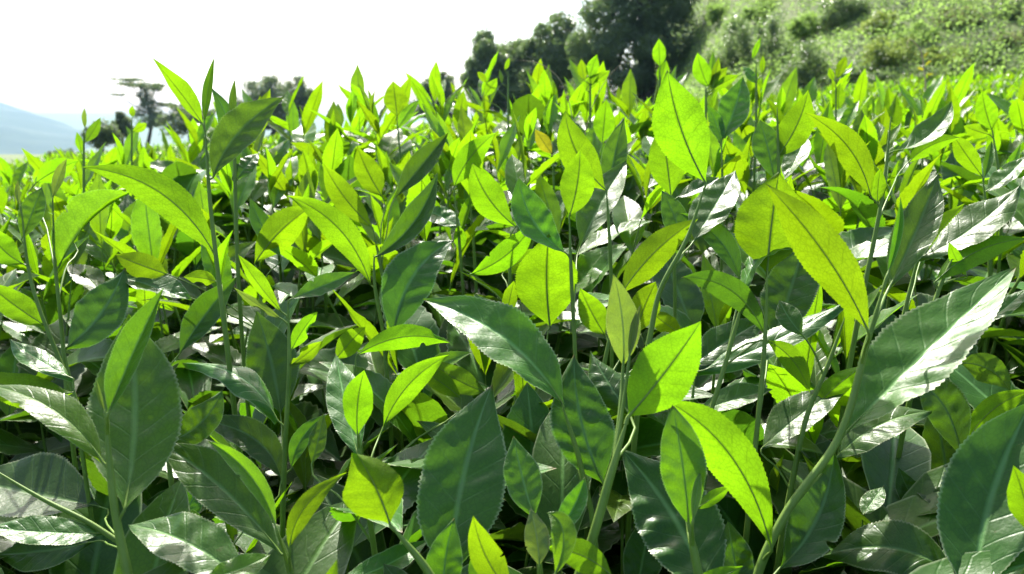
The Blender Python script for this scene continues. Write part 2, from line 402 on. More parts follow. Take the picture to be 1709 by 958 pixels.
D1 = 30.0
g = on_ground(803, D1)
tree('vine_covered_tree', 'slim dark vine-draped tree at the outer end of the tree line', 'tree', g, [at(803, 150, D1), at(806, 75, D1)], 0.16,
     [pxblob(808, 70, D1, 23, 26), pxblob(814, 105, D1, 38, 36), pxblob(815, 150, D1, 46, 45)], 19000, 0.10, M_VINE, 11)
g = on_ground(855, D1 + 1)
tree('vine_covered_tree', 'low vine-smothered tree between the slim draped tree and the rounder one', 'tree', g, [at(855, 150, D1 + 1), at(853, 100, D1 + 1)], 0.16,
     [pxblob(845, 98, D1 + 1, 46, 34), pxblob(826, 108, D1 + 1, 34, 34), pxblob(880, 98, D1 + 1, 44, 36), pxblob(850, 145, D1 + 1, 74, 48)], 34000, 0.10, M_VINE, 12)
g = on_ground(925, D1)
tree('vine_covered_tree', 'rounded vine-covered tree with a small leaning top beside the tallest tree', 'tree', g, [at(925, 150, D1), at(935, 60, D1)], 0.2,
     [pxblob(936, 42, D1, 28, 28), pxblob(912, 68, D1, 34, 32), pxblob(935, 100, D1, 58, 52), pxblob(905, 140, D1, 60, 48), pxblob(955, 90, D1, 40, 46)], 32000, 0.10, M_VINE, 13)
D2 = 27.0
g = on_ground(1080, D2)
tree('vine_covered_tree', 'tallest broad dark tree wrapped in vines at the foot of the slope', 'tree', g, [at(1080, 150, D2), at(1075, 0, D2), at(1070, -90, D2)], 0.4,
     [pxblob(1018, 36, D2, 62, 54), pxblob(1085, 0, D2, 80, 66), pxblob(1045, -70, D2, 72, 60), pxblob(1128, -30, D2, 54, 62),
      pxblob(988, 90, D2, 42, 48), pxblob(1050, 95, D2, 72, 58), pxblob(1125, 70, D2, 60, 66), pxblob(1140, 125, D2, 55, 55), pxblob(1020, 145, D2, 70, 45)],
     75000, 0.10, M_VINE, 14)

# trees standing farther off on the falling ground
D3 = 62.0
g = on_ground(250, D3)
tree('flat_topped_tree', 'flat-topped spreading tree with thin layered branches far beyond the tea', 'tree', g, [at(252, 205, D3), at(246, 170, D3), at(240, 145, D3)], 0.16,
     [pxblob(236, 142, D3, 34, 7), pxblob(212, 133, D3, 26, 3), pxblob(258, 148, D3, 24, 8), pxblob(245, 160, D3, 18, 12), pxblob(250, 182, D3, 24, 14), pxblob(255, 200, D3, 40, 14), pxblob(196, 158, D3, 12, 2), pxblob(272, 175, D3, 16, 5)],
     9000, 0.15, M_TREE, 21, shell=0.1, per=7)
g = on_ground(462, D3 - 6)
tree('round_crowned_tree', 'round-crowned dark tree alone against the white sky', 'tree', g, [at(462, 215, D3 - 6), at(460, 160, D3 - 6)], 0.4,
     [pxblob(470, 155, D3 - 6, 48, 28), pxblob(432, 158, D3 - 6, 34, 26), pxblob(498, 160, D3 - 6, 26, 30), pxblob(455, 190, D3 - 6, 62, 26), pxblob(508, 185, D3 - 6, 20, 26), pxblob(400, 185, D3 - 6, 20, 26)],
     24000, 0.15, M_TREE, 22, shell=0.25, per=9)
g = on_ground(728, D3 - 14)
tree('distant_tree', 'small dark tree showing over the shoots left of the vine-covered trees', 'tree', g, [at(728, 190, D3 - 14), at(730, 140, D3 - 14)], 0.25,
     [pxblob(735, 133, D3 - 14, 22, 12), pxblob(715, 150, D3 - 14, 24, 16), pxblob(745, 160, D3 - 14, 32, 22), pxblob(722, 178, D3 - 14, 46, 24)], 13000, 0.15, M_TREE, 23, shell=0.3)
for px, py, rx, ry, d, lab, sd in (
        (172, 215, 26, 18, 24, 'dark bush at the field edge in front of the blue mountain', 31),
        (205, 205, 16, 16, 26, 'small dark bush beside the foot of the flat-topped tree', 32),
        (318, 195, 46, 22, 40, 'dark bush between the flat-topped tree and the round-crowned tree', 33),
        (110, 262, 28, 14, 16, 'low dark bush on the falling ground below the blue mountain', 34)):
    g = on_ground(px, d)
    tree('bush', lab, 'bush', g, [at(px, py + 12, d), at(px, py, d)], 0.06, [pxblob(px, py, d, rx, ry), pxblob(px + rx * .5, py + ry * .7, d, rx * .8, ry), pxblob(px - rx * .5, py + ry * .8, d, rx * .8, ry)],
         3500, 0.07 * d / 18, M_TREE, sd, shell=0.3, per=4)

# shrubs one can tell apart on the slope
def hill_hit(px, py):                                  # where the line of sight meets the slope
    a = at(px, py, 1.0) - CAM; lo = 11.0
    for d in np.arange(11, 90, 0.25):
        p = CAM + a * d
        if p[2] < float(terrain(p[0], p[1])): return p, d
    return CAM + a * 60, 60.0
slope_shrubs = [
    (1222, 92, 46, 66, M_VINE, 'dark upright shrub on the slope right beside the tallest tree'),
    (1290, 80, 38, 70, M_VINE, 'tall dark vine-covered stump on the slope above the tea'),
    (1345, 112, 50, 46, M_VINE, 'dark leafy shrub below the bright grass clump'),
    (1352, 48, 46, 22, M_HILLA, 'bright yellow-green grassy clump on the slope'),
    (1408, 12, 50, 40, M_VINE, 'dark shrub high on the slope above the grassy clump'),
    (1695, 15, 34, 26, M_VINE, 'dark shrub on the brownish bramble bank'),
    (1420, 122, 50, 32, M_VINE, 'low dark rounded shrub at the edge of the tea field'),
    (1490, 88, 54, 30, M_SHRUB, 'wide rounded grey-green shrub beside the dry weed stalk'),
    (1585, 98, 52, 24, M_SHRUB, 'rounded green shrub behind the dry weed stalk'),
    (1645, 96, 30, 26, M_VINE, 'dark rounded shrub at the foot of the bramble bank'),
    (1530, 60, 44, 22, M_HILLA, 'pale green shrub in the middle of the slope'),
    (1205, 20, 30, 22, M_HILLA, 'light green weedy clump on the slope behind the tallest tree'),
    (1270, 18, 40, 20, M_HILLA, 'light green weedy clump above the vine-covered stump'),
    (1470, 40, 40, 20, M_SHRUB, 'olive shrub on the slope below the high dark shrub'),
    (1600, 30, 44, 20, M_HILLB, 'brownish bramble clump on the upper bank'),
    (1480, 128, 50, 20, M_VINE, 'dark low bush under the wide grey-green shrub at the tea edge'),
    (1565, 124, 46, 18, M_VINE, 'dark low bush at the tea edge right behind the weed stalk'),
    (1650, 122, 50, 16, M_VINE, 'dark low bush at the tea edge below the bramble bank'),
    (1690, 70, 36, 22, M_HILLB, 'brownish bramble clump near the foot of the bank'),
]
for i, (px, py, rx, ry, mat, lab) in enumerate(slope_shrubs):
    p, d = hill_hit(px, py + ry * 0.6); g = np.array([p[0], p[1], float(terrain(p[0], p[1])) - 0.05])
    tree('slope_shrub', lab, 'shrub', g, [at(px, py + ry * .5, d), at(px, py, d)], 0.05,
         [pxblob(px, py, d, rx * .8, ry), pxblob(px - rx * .45, py + ry * .35, d, rx * .55, ry * .75), pxblob(px + rx * .45, py + ry * .4, d, rx * .55, ry * .7)],
         int(2500 + rx * ry * 1.6), 0.07 * d / 22, mat, 50 + i, shell=0.2, per=9)

def hill_cover():
    rs = np.random.RandomState(5)
    n = 110000; V, F, MI, o = [], [], [], 0
    y = rs.uniform(10.3, 62, n * 4) ** 1.0; x = rs.uniform(0, 48, n * 4)
    px, py, d = project(np.stack([x, y, terrain(x, y)], 1))
    r = terrain(x, y) - (0.03 + 0.085 * x + 0.012 * y)
    ok = (px > 900) & (px < 2000) & (py > -160) & (r > -0.01) & (rs.uniform(0, 1, len(x)) < np.minimum(1, (16 / y) ** 1.1))
    x, y = x[ok], y[ok]; z = terrain(x, y)
    lump = fbm(x, y, 1.3, 4, 9); h = np.clip(0.30 + 0.30 * lump, 0.03, 1.3)
    brown = (fbm(x, y, 0.30, 3, 4) + (x - 0.36 * y - 4.5) * 0.22) > 0
    for sel, k in ((~brown, 0), (brown, 1)):
        xs, ys, zs, hs = x[sel], y[sel], z[sel], h[sel]
        rep = 3
        xs = np.repeat(xs, rep) + rs.normal(0, .05, len(xs) * rep); ys = np.repeat(ys, rep) + rs.normal(0, .05, len(ys) * rep)
        zz = np.repeat(zs, rep) + np.repeat(hs, rep) * rs.uniform(0.15, 1.0, len(xs))
        P = np.stack([xs, ys, zz], 1); D = np.tile(np.array([[0, -0.35, 0.9]]), (len(P), 1))
        v, f = leaf_cloud(rs, P, D, 0.06 if k == 0 else 0.055, jit=0.6)
        v = P.repeat(4, 0) + (v - P.repeat(4, 0)) * (np.maximum(1, ys / 20) ** 0.8).repeat(4)[:, None]
        V.append(v); F.append(f + o); MI.append(np.full(len(f), k)); o += len(v)
    me = make_mesh('slope_vegetation', np.concatenate(V), np.concatenate(F), [M_HILLA, M_HILLB], np.concatenate(MI), smooth_=False)
    tag(add_obj('slope_vegetation', me), 'green and brownish herbs and brambles covering the slope above the tea', 'vegetation', kind='stuff')
hill_cover()

# ------------------------------------------------------------------ the tea shoots that can be picked out one by one
rsH = np.random.RandomState(77)
HERO_PTS = []                                          # points of all picked-out leaves, for keeping the others clear of them
def hero_leaf(root, base0, L, d0):
    bx, by, tx, ty, w, side, mat = L[:7]; o = L[7] if len(L) > 7 else {}
    d = d0 + o.get('d', 0.0); lenpx = math.hypot(tx - bx, ty - by)
    span = lenpx / F_PX * d
    dt = o.get('dt', {'u': -0.10, 't': 0.30, 'g': 0.75}[side] * span)
    if side == 'g' and 'dt' not in o:                  # lie across the direction halfway between sun and eye
        vv = CAM - at((bx + tx) / 2, (by + ty) / 2, d); vv /= np.linalg.norm(vv); hv = vv + sun_dir; hv /= np.linalg.norm(hv)
        ray = at(tx, ty, 1.0) - CAM
        dt = float(np.clip(-((at(tx, ty, d) - at(bx, by, d)) @ hv) / (ray @ hv), -0.3 * span, 0.62 * span))
    B = at(bx, by, d); T = at(tx, ty, d + dt)
    dirp = np.array([tx - bx, ty - by]) / (lenpx + 1e-9); perp = np.array([-dirp[1], dirp[0]])
    if 'm' in o: mx, my = o['m']
    else:
        bow = o.get('bow', rsH.uniform(-0.05, 0.05)) * lenpx
        mx, my = (bx + tx) / 2 + perp[0] * bow, (by + ty) / 2 + perp[1] * bow
    M = at(mx, my, d + dt * 0.5 + o.get('dm', -0.06 if side == 'g' else 0.0) * span)
    C = 2 * M - (B + T) / 2
    v0 = CAM - (B + T) / 2; v0 /= np.linalg.norm(v0)
    kb = 0.0 if side == 'g' else rsH.uniform(-0.06, 0.16) * np.linalg.norm(T - B)
    n = o.get('n', 85); u = np.linspace(0, 1, n)[:, None]
    P = (1 - u) ** 2 * B + 2 * u * (1 - u) * C + u ** 2 * T + v0 * (kb * u ** 2.6)
    Tn = np.gradient(P, axis=0); Tn /= np.linalg.norm(Tn, axis=1)[:, None]
    v = CAM - (B + T) / 2; v /= np.linalg.norm(v)
    up = o.get('up', {'u': 0.0, 't': 0.28, 'g': 0.60}[side]) + (0.14 if side == 'g' else 0.0); Z = np.array([0, 0, 1.0])
    if side == 'u': h = -(v * (1 - up) - Z * up)
    elif side == 'g':
        hv = v + sun_dir; hv /= np.linalg.norm(hv); up = min(0.9, up + 0.05); h = v * (1 - up) + hv * up
    else: h = v * (1 - up) + Z * up
    lean = o.get('lean', 0.0)                          # turn the blade about its midrib
    h = h / np.linalg.norm(h)
    S = np.cross(Tn, h); S /= np.linalg.norm(S, axis=1)[:, None]; N = np.cross(S, Tn)
    if lean:
        c, s = math.cos(math.radians(lean)), math.sin(math.radians(lean)); S, N = S * c + N * s, N * c - S * s
    tw = math.radians(o.get('twist', rsH.uniform(-24, 24))); a = (u - 0.5) * tw
    S, N = S * np.cos(a) + N * np.sin(a), N * np.cos(a) - S * np.sin(a)
    mid = n // 2
    screen_perp = RGT * perp[0] - UPV * perp[1]
    fold = math.radians(o.get('fold', 16 if side != 'u' else 12))
    real = float(np.sum(np.linalg.norm(np.diff(P, axis=0), axis=1)))
    ex, ey, _ = project(np.stack([P[mid] + q * S[mid] * 0.005 * math.cos(fold) + N[mid] * 0.005 * math.sin(fold) for q in (-1, 1)]))
    meas = abs((ex[1] - ex[0]) * perp[0] + (ey[1] - ey[0]) * perp[1]) / 0.01
    Wd = 0.95 * w / max(meas, 1e-6)
    Wd = min(Wd, (0.74 if o.get('fat') else 0.50) * real)
    V, F, uv, mi = blade(P, S, N, Wd, 12, rsH, fold=fold, serr=o.get('serr', 0.055) * 0.95, quilt=o['q'] * 0.55 if 'q' in o else (0.14 if mat in 'dm' else 0.06),
                         ruffle=o.get('ruf', 0.028), bites=o.get('bites', ((rsH.uniform(.3, .85), rsH.uniform(.010, .02), rsH.uniform(.12, .3), rsH.choice([-1, 1])),) if rsH.uniform() < .25 and w < 85 else ()), wide=o.get('wide', rsH.uniform(-0.15, 0.15)), curl=o.get('curl', rsH.uniform(-.08, .18)))
    HERO_PTS.append(V)
    add_obj('leaf', make_mesh('leaf', V - base0, F, [MAT[mat], M_RIB], mi, uv), root)
    return B, d, real, P[::4][:5]

REPORT = []; HERO_AT = []
def hero_shoot(label, d, stem, leaves, r=0.0014, name='tea_shoot', bare=False, group='tea shoots standing out of the hedge'):
    """stem: pixels from low to high; its foot goes on down to the soil"""
    if not stem:
        lo = max(leaves, key=lambda l: l[1]); dd = d + (lo[7].get('d', 0) if len(lo) > 7 else 0)
        stem = [(lo[0] + 4, lo[1] + 60, dd + 0.01), (lo[0], lo[1], dd)]
    S3 = [at(p[0], p[1], p[2] if len(p) > 2 else d) for p in stem]
    low = S3[0]; gz = float(terrain(low[0], low[1])) - 0.02
    dx, dy = (S3[0] - S3[1])[:2]; k = 0.05 / (math.hypot(dx, dy) + 0.05)
    foot = np.array([low[0] + dx * k * 1.2, low[1] + 0.04 + dy * k, gz])
    midp = low * 0.55 + foot * 0.45 + np.array([dx * k * 0.4, dy * k * 0.4, 0])
    root = empty(name, foot); pts = [foot, midp] + S3
    crv = catmull(pts, 80); top = S3[-1]
    parts = [tube(pts, r * 1.5, r * 0.75, 8, n=len(pts) * 7)]
    for L in leaves:
        B, dd, real, PM = hero_leaf(root, foot, L, d)
        REPORT.append((label[:24], round(real * 100, 1)))
        dist = np.linalg.norm(crv - B, axis=1); j = int(dist.argmin())
        if dist[j] > r * 0.8:
            # leaf stalk: leave the stem a little below the leaf
            j0 = j
            while j0 > 0 and np.linalg.norm(crv[j0] - crv[j]) < min(0.05, dist[j] * 0.8): j0 -= 1
            q = crv[j0]; mid_ = q * 0.45 + B * 0.55 - (B - crv[j]) * 0.10
            parts.append(tube([q, mid_, B] + [PM[1], PM[2], PM[4]], r * 0.5, r * 0.12, 6, n=18))
        else: parts.append(tube([crv[max(0, j - 2)], B, PM[1], PM[2], PM[4]], r * 0.5, r * 0.12, 6, n=14))
    V, F = join(parts)
    HERO_PTS.append(V[V[:, 2] > canopy(foot[0], foot[1]) - 0.04])
    add_obj('stem', make_mesh('stem', V - foot, F, [M_STEM]), root)
    HERO_AT.append((B, label))
    return tag(root, label, 'tea shoot', group)

H = hero_shoot
# --- left
H('tall shoot with two slender top leaves and bud rising against the white sky', 0.50, [(372, 520), (365, 465), (350, 330), (342, 212)], [
    (338, 207, 254, 97, 30, 'u', 'y', dict(m=(305, 160), up=0.0, lean=35, fold=20)),
    (341, 206, 358, 95, 17, 't', 'm', dict(fold=45, m=(347, 150), serr=0.02)),
    (355, 297, 474, 160, 66, 't', 'm', dict(m=(398, 222), up=0.3, fold=18, lean=12, q=0.35)),
    (360, 428, 138, 280, 62, 'u', 'y', dict(m=(268, 322), lean=-6)),
    (362, 470, 306, 462, 46, 'u', 'y', dict(bites=((.5, .16, .5, 1),), d=.03))])
H('grey glossy shoot with a glowing leaf behind the tall slender shoot', 0.60, [(395, 400), (392, 280), (391, 215)], [
    (390, 250, 450, 147, 38, 'u', 'y', dict(lean=20)),
    (391, 216, 392, 132, 14, 't', 'm', dict(fold=40)),
    (388, 300, 352, 145, 36, 't', 'm', dict(bow=.1)),
    (396, 300, 432, 255, 34, 'g', 'd', {})])
H('close shoot with one very broad dark leaf behind its slim folded leaf', 0.36, [(222, 1000), (190, 840), (176, 685)], [
    (207, 852, 215, 528, 168, 't', 'm', dict(dt=.06, up=.2, fold=8, q=.22)),
    (180, 692, 273, 482, 54, 't', 'm', dict(m=(222, 590), fold=38, lean=20, d=-.01, up=.2)),
    (172, 772, -34, 640, 62, 'g', 'y', dict(m=(85, 682), fold=20, up=.45)),
    (176, 690, 161, 632, 9, 't', 'o', dict(fold=50, serr=0))], r=.0020)
H('spreading shoot with a long pointed leaf, a narrow bud leaf and a bright curved leaf', 0.38, [(492, 1010), (482, 945), (470, 900)], [
    (470, 925, 264, 738, 92, 't', 'm', dict(m=(368, 812), up=.3)),
    (462, 885, 345, 735, 36, 't', 'y', dict(m=(418, 795), fold=35, d=-.015)),
    (484, 918, 580, 788, 36, 'u', 'y', dict(m=(508, 848), lean=20, d=-.015))], r=.0018)
H('low shoot with a broad serrated leaf and a small crinkled pale leaf below it', 0.36, [(430, 1060), (415, 975)], [
    (415, 975, 213, 876, 96, 'g', 'm', dict(up=.5, m=(310, 905), q=.3)),
    (340, 968, 452, 925, 46, 'g', 'y', dict(d=-.02, ruf=.1, up=.4)),
    (345, 870, 272, 872, 52, 't', 'd', dict(d=.06))])
H('reddish-green twig crossing towards a striped glossy leaf at the hedge foot', 0.42, [(300, 960), (215, 915), (150, 873), (75, 835), (-30, 772)], [
    (172, 890, -30, 878, 52, 'g', 'd', dict(up=.6, q=.3)),
    (150, 905, -10, 925, 70, 't', 'd', dict(d=.06)),
    (165, 845, -60, 800, 130, 't', 'd', dict(d=.08, up=.55, q=.05))], name='tea_twig')
H('upright stem with small damaged leaves and one glossy curled leaf', 0.48, [(472, 860), (476, 740), (483, 600), (480, 500)], [
    (472, 522, 398, 424, 26, 'u', 'y', dict(fold=30, lean=30)),
    (470, 532, 390, 480, 16, 'u', 'o', dict(bites=((.4, .12, .7, 1),))),
    (484, 500, 592, 455, 32, 't', 'm', dict(up=.4)),
    (486, 585, 530, 520, 30, 'u', 'y', dict(bites=((.6, .15, .7, -1),))),
    (484, 610, 540, 566, 26, 'u', 'y', dict(curl=.4, bites=((.3, .1, .6, 1),))),
    (464, 702, 304, 606, 44, 'g', 'm', dict(m=(398, 628), curl=.5, ruf=.08)),
    (486, 782, 548, 690, 30, 't', 'm', dict(bow=-.12)),
    (468, 690, 428, 520, 92, 't', 'd', dict(d=.09, up=.3))])
H('broad glossy leaf beside two thin stems at the hedge side', 0.55, [(130, 700), (108, 585)], [
    (108, 582, 208, 446, 92, 't', 'd', dict(up=.5, q=.3, bow=.08)),
    (300, 590, 396, 462, 52, 't', 'd', dict(fold=28, d=.02))])
H('half-hidden leaf pair with upright pointed dark blade behind the broad leaf', 0.42, [(285, 800), (278, 740)], [
    (278, 738, 371, 650, 58, 't', 'm', dict(up=.3, bow=.12)),
    (470, 800, 318, 700, 58, 't', 'd', dict(d=.06, m=(420, 730))),
    (300, 880, 345, 795, 60, 't', 'd', dict(d=.04))])
H('low pair of a glowing leaf and a silvery leaf beneath leaning thin stems', 0.50, [(135, 740), (122, 640)], [
    (122, 655, -40, 618, 62, 'u', 'y', dict(bow=-.1)),
    (122, 632, 15, 564, 40, 'g', 'm', dict(curl=.3))])
H('thin leaning stem carrying glowing side leaves at the outer edge of the hedge', 0.56, [(120, 650), (95, 590), (52, 470), (34, 335)], [
    (78, 545, -25, 470, 50, 'u', 'y', {}),
    (42, 442, -22, 374, 48, 'u', 'y', dict(bow=-.1)),
    (36, 400, 70, 312, 44, 't', 'm', dict(fold=30)),
    (33, 345, 30, 300, 10, 't', 'o', dict(fold=40, serr=0))])
H('thin straight stem with half-folded leaf and slender pale bud', 0.58, [(112, 660), (102, 540), (92, 440), (88, 340)], [
    (98, 445, 216, 324, 50, 't', 'y', dict(fold=40, lean=35, m=(148, 370))),
    (88, 332, 112, 264, 20, 't', 'o', dict(fold=35)),
    (125, 408, 92, 354, 42, 'u', 'y', dict(d=.05)),
    (60, 305, 132, 268, 40, 'u', 'y', dict(d=.1))])
# --- centre left
H('shoot with a long glowing leaf and a folded grey leaf in a V', 0.60, [(645, 620), (640, 560), (625, 470), (624, 425)], [
    (619, 476, 480, 328, 52, 'u', 'y', dict(m=(566, 382))),
    (625, 430, 730, 288, 44, 't', 'd', dict(fold=35, bow=.1)),
    (655, 562, 758, 400, 84, 't', 'd', dict(up=.4, q=.3, m=(690, 460), d=-.02))])
H('shoot with wide half-folded yellow-green leaf next to the long glowing leaf', 0.64, [(440, 540), (428, 445)], [
    (425, 440, 520, 345, 62, 'u', 'y', dict(fold=30, bow=-.06)),
    (470, 430, 418, 330, 34, 't', 'm', {}),
    (280, 458, 192, 425, 46, 'u', 'y', dict(d=-.06)),
    (200, 462, 320, 502, 46, 'g', 'd', dict(d=-.06, up=.7))])
H('pair of long glowing leaves leaning the same way behind the V shoot', 0.72, [(640, 470), (622, 380)], [
    (622, 380, 540, 272, 44, 'u', 'y', dict(bow=-.05)),
    (638, 328, 596, 244, 46, 'u', 'y', dict(d=.03)),
    (660, 330, 748, 222, 40, 't', 'd', dict(fold=25, d=.03))])
H('single upright glowing leaf standing clear above the hedge top', 1.0, [(668, 260), (662, 195)], [
    (663, 195, 656, 135, 40, 'u', 'y', dict(fat=1)),
    (664, 215, 700, 165, 20, 't', 'y', {})])
H('bright leaning leaf over a shaded gap in the middle of the hedge', 0.74, [(768, 420), (758, 320)], [
    (758, 312, 828, 222, 44, 'u', 'y', dict(bow=-.08)),
    (770, 380, 700, 345, 34, 'g', 'd', {}),
    (770, 420, 765, 375, 22, 'u', 'y', {})])
H('shoot with two glowing leaves spread left and right below the bright leaning leaf', 0.64, [(850, 500), (852, 385)], [
    (860, 378, 788, 272, 56, 'u', 'y', dict(bow=-.08)),
    (784, 458, 892, 368, 44, 'u', 'y', dict(bow=.1)),
    (840, 455, 900, 415, 60, 'u', 'y', dict(d=.02))])
# --- centre
H('tall straight shoot topped by one brilliant oval leaf', 0.55, [(962, 690), (960, 600), (953, 450), (950, 355)], [
    (950, 362, 968, 250, 60, 'u', 'y', dict(fat=1, bow=.04)),
    (944, 422, 866, 296, 62, 't', 'm', dict(up=.5, bow=-.12, q=.35)),
    (968, 412, 1046, 268, 58, 'g', 'm', dict(d=.06, up=.45))])
H('heart-shaped glowing leaf with dark midrib beside the tall straight shoot', 0.57, [(905, 650), (915, 548)], [
    (918, 545, 916, 392, 108, 'u', 'y', dict(fat=1, bites=())),
    (843, 535, 858, 468, 26, 'u', 'y', dict(d=-.03))])
H('large pointed translucent leaf leaning behind the brilliant oval leaf', 0.60, [(1018, 410), (1012, 315)], [
    (1012, 318, 943, 184, 62, 'u', 'y', dict(bow=-.1)),
    (1015, 330, 1042, 195, 44, 't', 'm', dict(fold=30, d=.06)),
    (1005, 240, 1012, 165, 50, 'u', 'y', dict(d=.3))])
H('glowing leaf slanting upward right above the olive bud leaf', 0.50, [(1010, 600), (1030, 510)], [
    (1036, 492, 1166, 364, 56, 'u', 'y', dict(bow=-.06)),
    (1060, 560, 1095, 470, 60, 'u', 'y', dict(d=.04)),
    (1010, 560, 968, 480, 56, 'u', 'y', dict(d=.05)),
    (1140, 560, 1085, 520, 44, 'u', 'y', dict(d=.08))])
H('long silvery serrated leaf lying diagonally over the dark gap', 0.42, [(965, 760), (938, 676)], [
    (940, 676, 706, 500, 92, 'g', 'm', dict(m=(838, 562), up=.48, q=.38, serr=.075)),
    (890, 580, 790, 490, 50, 'g', 'd', dict(d=.07))])
H('arched glowing leaf with a nibbled edge beside the silvery diagonal leaf', 0.52, [(600, 720), (590, 610)], [
    (596, 592, 752, 572, 42, 'u', 'y', dict(m=(675, 562), bites=((.85, .06, .6, 1), (.7, .03, .4, -1)))),
    (560, 600, 610, 545, 40, 'u', 'y', dict(d=.05)),
    (812, 655, 715, 600, 44, 'u', 'm', dict(d=.03, bites=((.6, .08, .5, 1),))),
    (770, 665, 690, 612, 34, 'u', 'y', dict(d=.02))])
H('small shoot whose brilliant narrow leaf stands before a silvery leaf', 0.42, [(615, 850), (600, 760), (598, 715)], [
    (597, 728, 608, 618, 54, 'u', 'y', dict(d=-.01, bow=-.05)),
    (598, 762, 560, 588, 66, 't', 'm', dict(up=.45, q=.3, d=.02, dt=.05)),
    (640, 712, 750, 592, 46, 'u', 'y', dict(bow=-.1, d=.03)),
    (520, 775, 540, 690, 30, 't', 'm', dict(d=.03))])
H('close shoot with one wide backlit leaf folded toward its tip', 0.35, [(740, 1000), (715, 955), (652, 876)], [
    (652, 878, 596, 758, 118, 'u', 'y', dict(fat=1, lean=-12, curl=-.35, wide=.25)),
    (560, 975, 716, 900, 44, 'g', 'm', dict(d=.03, up=.45))], r=.0020)
H('very large dark upright leaf with pale midrib in the hedge front', 0.38, [(762, 1080), (752, 970)], [
    (750, 968, 822, 640, 150, 't', 'd', dict(up=.15, dt=.05, m=(772, 800), q=.28, serr=.06)),
    (740, 1010, 758, 866, 70, 't', 'm', dict(fold=30, d=-.02)),
    (690, 1020, 640, 940, 50, 't', 'd', {})])
H('small cluster of pointed and curling young leaves beside the very large dark leaf', 0.36, [(905, 1010), (900, 940), (893, 868)], [
    (892, 865, 857, 728, 64, 't', 'm', dict(up=.1, dt=.02)),
    (925, 895, 976, 796, 40, 't', 'm', dict(fold=35, bow=.06)),
    (900, 945, 885, 848, 46, 't', 'o', dict(fold=30, d=-.015)),
    (925, 962, 912, 855, 44, 't', 'y', dict(d=-.02, m=(940, 890), fold=30)),
    (1020, 960, 910, 915, 54, 'u', 'y', dict(d=-.01, bow=.1))])
H('bright pointed leaf rising from the hedge foot near the curling young leaves', 0.34, [(870, 1060), (856, 990)], [
    (858, 995, 790, 860, 56, 'u', 'y', dict(bow=-.08)),
    (800, 1000, 806, 905, 40, 'u', 'm', dict(d=.02))])
H('thick stem carrying the brightest broad oval leaf and an olive bud leaf', 0.36, [(960, 980), (985, 910), (1020, 790), (1048, 696)], [
    (1048, 696, 1169, 537, 108, 'u', 'y', dict(bow=.02, fold=6, fat=1, twist=0, curl=0.0, lean=-8)),
    (1040, 612, 1024, 458, 58, 't', 'o', dict(fold=18, d=.02, dt=.0)),
    (1050, 600, 1069, 508, 15, 't', 'o', dict(fold=45, serr=0, d=.01)),
    (1008, 808, 958, 590, 104, 't', 'd', dict(d=.06, up=.25, bow=-.06, q=.35)),
    (1050, 690, 985, 585, 60, 'g', 'd', dict(d=.08, curl=.6))], r=.0022)
# --- centre right
H('close pale leaf with a bud pressed against the long drooping glowing leaf', 0.36, [(1175, 1010), (1160, 930), (1150, 880)], [
    (1150, 882, 1122, 675, 80, 't', 'm', dict(up=.05, dt=.0, q=.25)),
    (1156, 872, 1170, 784, 17, 't', 'o', dict(fold=45, serr=0, d=-.01)),
    (1160, 850, 1220, 810, 24, 'u', 'y', dict(d=.06))], r=.0021)
H('large ribbed dark leaf with sunlit patches at the foot of the thick stem', 0.40, [(1210, 1090), (1185, 1000)], [
    (1185, 1000, 1036, 748, 140, 't', 'd', dict(up=.35, q=.4, bow=.06, dt=.06)),
    (1060, 1000, 1090, 850, 70, 't', 'd', dict(d=.05))])
H('long curved stem with a great glowing leaf and a huge silvery leaf', 0.39, [(1255, 1010), (1265, 958), (1310, 860), (1400, 730), (1448, 570), (1480, 462)], [
    (1480, 462, 1503, 330, 17, 't', 'm', dict(fold=50, serr=0)),
    (1450, 556, 1281, 310, 84, 'u', 'y', dict(m=(1382, 432), d=-.015)),
    (1412, 722, 1697, 445, 130, 'g', 'm', dict(m=(1545, 588), up=.5, q=.3, serr=.06, d=.01)),
    (1484, 480, 1566, 288, 74, 't', 'm', dict(fold=30, d=.03, up=.35)),
    (1288, 918, 1108, 668, 84, 'u', 'y', dict(m=(1222, 764), d=-.01)),
    (1300, 950, 1392, 752, 96, 't', 'd', dict(d=.02, up=.15, bow=.1, fold=22, bites=((.35, .02, .3, 1),))),
    (1390, 770, 1556, 686, 66, 'g', 'm', dict(d=.04, bow=-.1))], r=.0020)
H('rounded heart-shaped leaf glowing on a straight stem behind the great glowing leaf', 0.44, [(1255, 800), (1265, 700), (1277, 560), (1281, 452)], [
    (1280, 456, 1300, 288, 128, 'u', 'y', dict(fat=1, lean=-4, d=.015, twist=0)),
    (1290, 565, 1342, 405, 100, 't', 'd', dict(d=.06, up=.4, q=.35))])
H('arching stem with an edge-on curved leaf crossing under the heart-shaped leaf', 0.45, [(1165, 750), (1185, 690), (1228, 545), (1240, 500)], [
    (1240, 505, 1346, 404, 24, 't', 'm', dict(m=(1268, 432), lean=55)),
    (1278, 562, 1138, 464, 48, 'u', 'd', dict(m=(1222, 486))),
    (1235, 470, 1135, 356, 42, 't', 'd', dict(m=(1200, 400), d=.04)),
    (1278, 568, 1352, 656, 38, 'u', 'y', dict(m=(1322, 600), d=.01))])
H('long low leaf pointing across below the heart-shaped leaf', 0.48, [(1150, 720), (1160, 625)], [
    (1162, 622, 1416, 500, 48, 'g', 'd', dict(m=(1290, 570), curl=.3)),
    (1150, 615, 1278, 532, 60, 't', 'd', dict(d=.04, up=.45)),
    (1160, 690, 1290, 650, 40, 'g', 'm', dict(d=-.01))])
